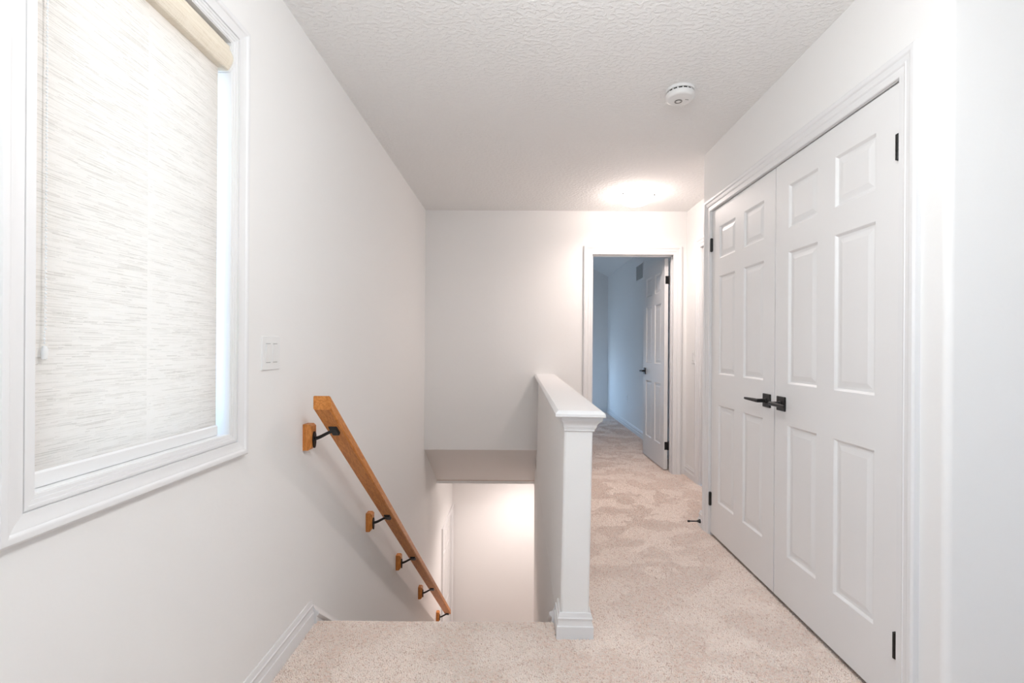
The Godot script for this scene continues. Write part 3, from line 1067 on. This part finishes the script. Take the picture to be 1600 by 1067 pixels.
func build_handrail() -> void:
	# the rail slopes from (d 1.815, y 0.93) to (d 5.15, y -1.737), cut plumb at both ends
	var a := P(-0.7525, 0.930, 1.817)
	var b := P(-0.7525, -1.737, 5.150)
	var t := thing("handrail", "honey oak handrail sloping down the left wall on black brackets", "handrail", P(XL, LOW, 3.48))
	var rail := MeshInstance3D.new()
	var dir := (b - a).normalized()
	var side := Vector3.RIGHT
	var up := side.cross(dir).normalized()
	if up.y < 0:
		up = -up
	var basis_ := Basis(dir, up, dir.cross(up))
	var xf := Transform3D(basis_, (a + b) / 2.0)
	var inv := xf.affine_inverse()
	var w := 0.0335
	var tv := 0.053
	var prof := v2([[-w + 0.004, 0], [w - 0.005, 0], [w, 0.006], [w, tv - 0.010], [w - 0.002, tv - 0.003], [w - 0.007, tv], [-w + 0.004, tv], [-w + 0.0015, tv - 0.0015], [-w, tv - 0.004], [-w, 0.005]])
	var mb := MB.new()
	var sections := []
	for e in [a, b]:
		var s := PackedVector3Array()
		for p in prof:
			s.append(inv * (e + side * p.x + Vector3.UP * p.y))
		sections.append(s)
	mb.loft(sections, prof)
	rail.mesh = mb.mesh()
	rail.material_override = M.oak
	rail.name = "rail"
	t.add_child(rail)
	rail.transform = Transform3D(Basis.IDENTITY, -t.position) * xf
	for d in [1.938, 2.741, 3.416, 4.190, 5.118]:
		var yr: float = 0.930 - 0.8002 * (d - 1.817)
		# oak block on the wall, grain upright, corners taken off
		var c := P(XL + 0.0175, yr - 0.030, d)
		var blk := MeshInstance3D.new()
		mb = MB.new()
		var o := v2([[-0.053, -0.0175], [0.053, -0.0175], [0.053, 0.008], [0.044, 0.0175], [-0.038, 0.0175], [-0.053, 0.004]])
		mb.prism(o, Vector3(0, 0, -0.0225), Vector3.RIGHT, Vector3.UP, Vector3(0, 0, 0.045))
		blk.mesh = mb.mesh()
		blk.material_override = M.oak
		blk.name = "mounting_block"
		t.add_child(blk, true)
		blk.position = c - t.position
		blk.basis = Basis(Vector3.UP, Vector3.RIGHT, Vector3.FORWARD)
		# bracket: plate, curved arm, saddle under the rail
		var br := Node3D.new()
		br.name = "bracket"
		t.add_child(br, true)
		br.position = P(XL + 0.035, yr - 0.040, d) - t.position
		mb = MB.new()
		var face := P(XL + 0.035, yr - 0.042, d)
		var oval := PackedVector2Array()
		for k in 18:
			var an := TAU * k / 18.0
			oval.append(Vector2(0.0125 * cos(an) * (1.0 if sin(an) < 0 else 1.1), 0.034 * sin(an)))
		mb.prism(oval, face, Vector3(0, 0, -1), Vector3.UP, Vector3.RIGHT * 0.006)
		obj("plate", mb, M.black_metal, br).set_meta("label", "black wall plate")
		mb = MB.new()
		var path := []
		var p0 := face + Vector3(0.003, 0.004, 0)
		var p3 := P(-0.752, yr - 0.006, d)
		for k in 11:
			var s := k / 10.0
			var q0 := p0.lerp(p0 + Vector3(0.030, 0.004, 0), s)
			var q1: Vector3 = (p0 + Vector3(0.030, 0.004, 0)).lerp(p3 + Vector3(-0.030, -0.004, 0), s)
			var q2: Vector3 = (p3 + Vector3(-0.030, -0.004, 0)).lerp(p3, s)
			path.append(q0.lerp(q1, s).lerp(q1.lerp(q2, s), s))
		mb.tube(path, 0.0075, 0.0062, 10)
		obj("arm", mb, M.black_metal, br)
		mb = MB.new()
		var sad := []
		for e in [-0.019, 0.019]:
			var s := PackedVector3Array()
			for p in [[-0.013, -0.013], [0.013, -0.013], [0.017, -0.004], [0.017, 0.001], [-0.017, 0.001], [-0.017, -0.004]]:
				s.append(p3 + Vector3(p[0], 0.006 + p[1] - 0.8002 * e, -e))
			sad.append(s)
		mb.loft(sad, v2([[-0.013, -0.013], [0.013, -0.013], [0.017, -0.004], [0.017, 0.001], [-0.017, 0.001], [-0.017, -0.004]]))
		obj("saddle", mb, M.black_metal, br)


func build_small() -> void:
	switch_plate("light_switch", "double white rocker switch plate on the left wall beside the window", P(XL, 1.149, 1.660), Vector3(0, 0, -1), Vector3.RIGHT, 2)
	switch_plate("light_switch", "single white switch plate on the short right wall beside the far doorway", P(XH, 1.095, 4.215), Vector3(0, 0, 1), Vector3.LEFT, 1)
	# smoke alarm
	var at := P(0.785, TOP, 2.325)
	var s := thing("smoke_alarm", "round white smoke alarm on the ceiling", "smoke alarm", at)
	var mb := MB.new()
	mb.lathe([[0.0, 0.0], [0.069, 0.0], [0.069, -0.009], [0.067, -0.012], [0.0, -0.012]], at, Vector3.UP, 56)
	obj("base", mb, M.plastic_white, s)
	mb = MB.new()
	mb.lathe([[0.0, -0.012], [0.060, -0.012], [0.060, -0.0215], [0.0, -0.0215]], at, Vector3.UP, 56)
	var slot := obj("vent_slot", mb, M.dark_gap, s)
	mb = MB.new()
	for k in 16:
		var a := TAU * k / 16.0 + 0.1
		var dir := Vector3(cos(a), 0, sin(a))
		mb.box(at + dir * 0.0605 + Vector3(-0.0025, -0.021, -0.0025), at + dir * 0.0605 + Vector3(0.0025, -0.0115, 0.0025))
	obj("vent_ribs", mb, M.plastic_white, slot).set_meta("kind", "stuff")
	mb = MB.new()
	mb.lathe([[0.0, -0.0205], [0.0665, -0.0205], [0.068, -0.0225], [0.067, -0.038], [0.063, -0.044], [0.055, -0.0475], [0.0, -0.049]], at, Vector3.UP, 56)
	var cover := obj("cover", mb, M.plastic_white, s)
	var bc := at + Vector3(-0.004, -0.0484, -0.012)
	mb = MB.new()
	for q in [[0.0185, 0.0165], [0.0145, 0.0128]]:
		mb.lathe([[q[1], 0.0], [q[0], 0.0], [q[0], -0.0018], [q[1], -0.0018], [q[1], 0.0]], bc, Vector3.UP, 28)
	obj("grille_ring", mb, M.plastic_grey, cover)
	mb = MB.new()
	mb.lathe([[0.0, 0.0], [0.0108, 0.0], [0.0108, -0.0020], [0.0085, -0.0032], [0.0, -0.0036]], bc, Vector3.UP, 24)
	obj("test_button", mb, M.plastic_white, s)
	mb = MB.new()
	for k in 3:
		mb.lathe([[0.0, 0.0], [0.0022, 0.0], [0.0018, -0.0012], [0.0, -0.0014]], at + Vector3(0.026 + 0.006 * k, -0.0482 + 0.0002 * k, 0.006 - 0.0015 * k), Vector3.UP, 10)
	obj("indicator", mb, M.dark_gap, cover)
	# door stop screwed to the baseboard at the closet corner
	var dp := P(XR - 0.015, 0.040, 3.105)
	var ds := thing("door_stop", "black door stop sticking out from the baseboard at the closet corner", "door stop", dp)
	mb = MB.new()
	mb.lathe([[0.0, 0.0], [0.0135, 0.0], [0.0130, 0.004], [0.0085, 0.014], [0.0055, 0.020], [0.0042, 0.024], [0.0042, 0.070], [0.0, 0.070]], dp, Vector3.LEFT, 20)
	obj("shank", mb, M.black_metal, ds)
	mb = MB.new()
	mb.lathe([[0.0, 0.069], [0.0065, 0.069], [0.0068, 0.072], [0.0068, 0.080], [0.0055, 0.083], [0.0, 0.084]], dp, Vector3.LEFT, 18)
	obj("rubber_tip", mb, M.black_metal, ds)
	# bedroom: air grille high on the right wall and an outlet near its foot
	var vp := P(BX, 2.172, 6.265)
	var g := thing("air_grille", "white louvred air grille high on the bedroom's right wall", "vent", vp)
	mb = MB.new()
	var u := Vector3(0, 0, -1)
	var rim := v2([[0.0, 0.0], [0.0, 0.006], [0.004, 0.009], [0.022, 0.006], [0.025, 0.0]])
	var c := [[-0.175, -0.095], [0.175, -0.095], [0.175, 0.095], [-0.175, 0.095]]
	for k in 4:
		var k2 := (k + 1) % 4
		var p0: Vector3 = vp + u * c[k][0] + Vector3.UP * c[k][1]
		var p1: Vector3 = vp + u * c[k2][0] + Vector3.UP * c[k2][1]
		carry(mb, rim, [[p0, u * signf(c[k][0]) + Vector3.UP * signf(c[k][1]), Vector3.LEFT], [p1, u * signf(c[k2][0]) + Vector3.UP * signf(c[k2][1]), Vector3.LEFT]])
	obj("frame", mb, M.plastic_white, g)
	for k in 11:
		mb = MB.new()
		var y := -0.0865 + 0.0173 * k
		mb.prism(v2([[0.0, 0.0], [0.007, -0.009], [0.0078, -0.0085], [0.0012, 0.001]]), vp - u * 0.175 + Vector3.UP * y, Vector3.LEFT, Vector3.UP, u * 0.35)
		obj("slat", mb, M.plastic_white, g)
	mb = MB.new()
	mb.box(vp - u * 0.175 + Vector3.UP * -0.095 + Vector3.LEFT * 0.0005, vp + u * 0.175 + Vector3.UP * 0.095 + Vector3.LEFT * 0.0012)
	obj("duct_back", mb, M.duct_grey, g)
	var op := P(BX, 0.432, 6.955)
	var ol := thing("wall_outlet", "white outlet plate low on the bedroom's right wall", "outlet", op)
	mb = MB.new()
	mb.box(op - u * 0.035 - Vector3.UP * 0.0575, op + u * 0.035 + Vector3.UP * 0.0575 + Vector3.LEFT * 0.0055, 0.0018)
	obj("plate", mb, M.plastic_white, ol)
	for s2 in [-1.0, 1.0]:
		mb = MB.new()
		var oc: Vector3 = op + Vector3.UP * (s2 * 0.0195) + Vector3.LEFT * 0.005
		mb.prism(v2([[-0.017, -0.009], [-0.011, -0.014], [0.011, -0.014], [0.017, -0.009], [0.017, 0.009], [0.011, 0.014], [-0.011, 0.014], [-0.017, 0.009]]), oc, u, Vector3.UP, Vector3.LEFT * 0.002)
		var face := obj("socket", mb, M.plastic_white, ol)
		mb = MB.new()
		for e in [-0.0065, 0.0065]:
			mb.box(oc + u * (e - 0.001) + Vector3.UP * -0.001 + Vector3.LEFT * 0.0015, oc + u * (e + 0.001) + Vector3.UP * 0.007 + Vector3.LEFT * 0.0024)
		mb.lathe([[0.0, 0.0015], [0.0023, 0.0015], [0.0023, 0.0024], [0.0, 0.0024]], oc - Vector3.UP * 0.007, Vector3.LEFT, 10)
		obj("slots", mb, M.dark_gap, face)


func build_carpet() -> void:
	# one twisted tuft: three short frayed ends leaning apart
	var mb := MB.new()
	for k in 3:
		var a := TAU * k / 3.0
		var lean := Vector3(cos(a), 0, sin(a))
		var p0 := lean * 0.0009
		var p1 := lean * 0.0022 + Vector3.UP * 0.55
		var p2 := lean * 0.0030 + Vector3.UP * 0.95
		var ring := func(c: Vector3, r: float, turn: float) -> Array:
			var out := []
			for i in 5:
				var t := TAU * i / 5.0 + turn
				out.append(c + Vector3(cos(t), 0, sin(t)) * r)
			return out
		var r0: Array = ring.call(p0, 0.0015, a)
		var r1: Array = ring.call(p1, 0.0022, a + 0.5)
		var r2: Array = ring.call(p2, 0.0017, a + 1.0)
		var top := lean * 0.0032 + Vector3.UP
		for i in 5:
			var j := (i + 1) % 5
			mb.quad(r0[i], r0[j], r1[j], r1[i])
			mb.quad(r1[i], r1[j], r2[j], r2[i])
			mb.tri(r2[i], r2[j], top)
	mb.close(0)
	var tuft := mb.mesh(Vector3.ZERO, 80.0)
	var lay := FastNoiseLite.new()
	lay.seed = 31
	lay.frequency = 3.2
	lay.fractal_octaves = 4
	lay.fractal_gain = 0.55
	var lay2 := FastNoiseLite.new()
	lay2.seed = 57
	lay2.frequency = 2.1
	lay2.fractal_octaves = 3
	var buf := PackedFloat32Array()
	# [x0, x1, d0, d1, spacing]
	var fields := [[XL + 0.014, SW - 0.018, 1.15, DN + 0.004, 0.0058], [SW - 0.018, HW + 0.018, 1.15, 1.905, 0.0058], [HW + 0.018, XR, 1.15, 3.2, 0.0060], [HW + 0.018, 1.55, 3.2, DF, 0.0066], [0.69, 1.435, DF, DF + 0.12, 0.007], [0.62, BX - 0.015, DF + 0.12, 6.4, 0.0085], [0.9, BX - 0.015, 6.4, BD, 0.012]]
	var count := 0
	for f in fields:
		var step: float = f[4]
		var row := 0
		var d: float = f[2]
		while d < f[3]:
			var x: float = f[0] + (0.5 * step if row % 2 else 0.0)
			while x < f[1]:
				var px := x + rng.randf_range(-0.45, 0.45) * step
				var pd := d + rng.randf_range(-0.45, 0.45) * step
				if not (pd > 3.0 and px > XR - 0.005 and pd < 3.14):
					var n := lay.get_noise_2d(px, pd * 1.2)
					var n2 := lay2.get_noise_2d(px + 40.0, pd)
					var side := clampf(n * 9.0, -1.0, 1.0)
					var swing := PI * 0.5 * (1.0 - side) + n2 * 1.2 + rng.randf_range(-0.35, 0.35)
					var tilt := 0.75 + rng.randf_range(-0.2, 0.25)
					var h := 0.0066 * rng.randf_range(0.8, 1.15)
					var w := step / 0.0058 * rng.randf_range(1.25, 1.65)
					var up := Vector3(sin(swing) * tilt, 1.0, cos(swing) * tilt).normalized()
					var ax := up.cross(Vector3(0, 0, 1)).normalized().rotated(up, rng.randf() * TAU)
					var az := ax.cross(up)
					var y := -0.0050
					if pd > DN - 0.014 and px < SW:
						y -= (pd - DN + 0.014) * 0.5
					buf.append_array([ax.x * w, up.x * h, az.x * w, px, ax.y * w, up.y * h, az.y * w, y, ax.z * w, up.z * h, az.z * w, -pd])
					var k := rng.randf()
					var c := Color(0.975, 0.838, 0.755)
					if side < 0.0 and rng.randf() < -0.6 * side:
						c = Color(0.96, 0.79, 0.70)
					if k < 0.09:
						c = Color(0.82, 0.655, 0.57)
					elif k < 0.55:
						c = Color(0.98, 0.868, 0.79)
					var jit := rng.randf_range(0.95, 1.03)
					buf.append_array([c.r * jit, c.g * jit, c.b * jit, 1.0])
					count += 1
				x += step
			d += step * 0.87
			row += 1
	var mm := MultiMesh.new()
	mm.transform_format = MultiMesh.TRANSFORM_3D
	mm.use_colors = true
	mm.mesh = tuft
	mm.instance_count = count
	mm.buffer = buf
	var o := MultiMeshInstance3D.new()
	o.name = "carpet_pile"
	o.multimesh = mm
	o.material_override = M.carpet_yarn
	add_child(o)
	tag(o, "pinkish beige cut pile carpet over landing, hall and bedroom floor", "carpet", "", "stuff")
	print("tufts ", count)
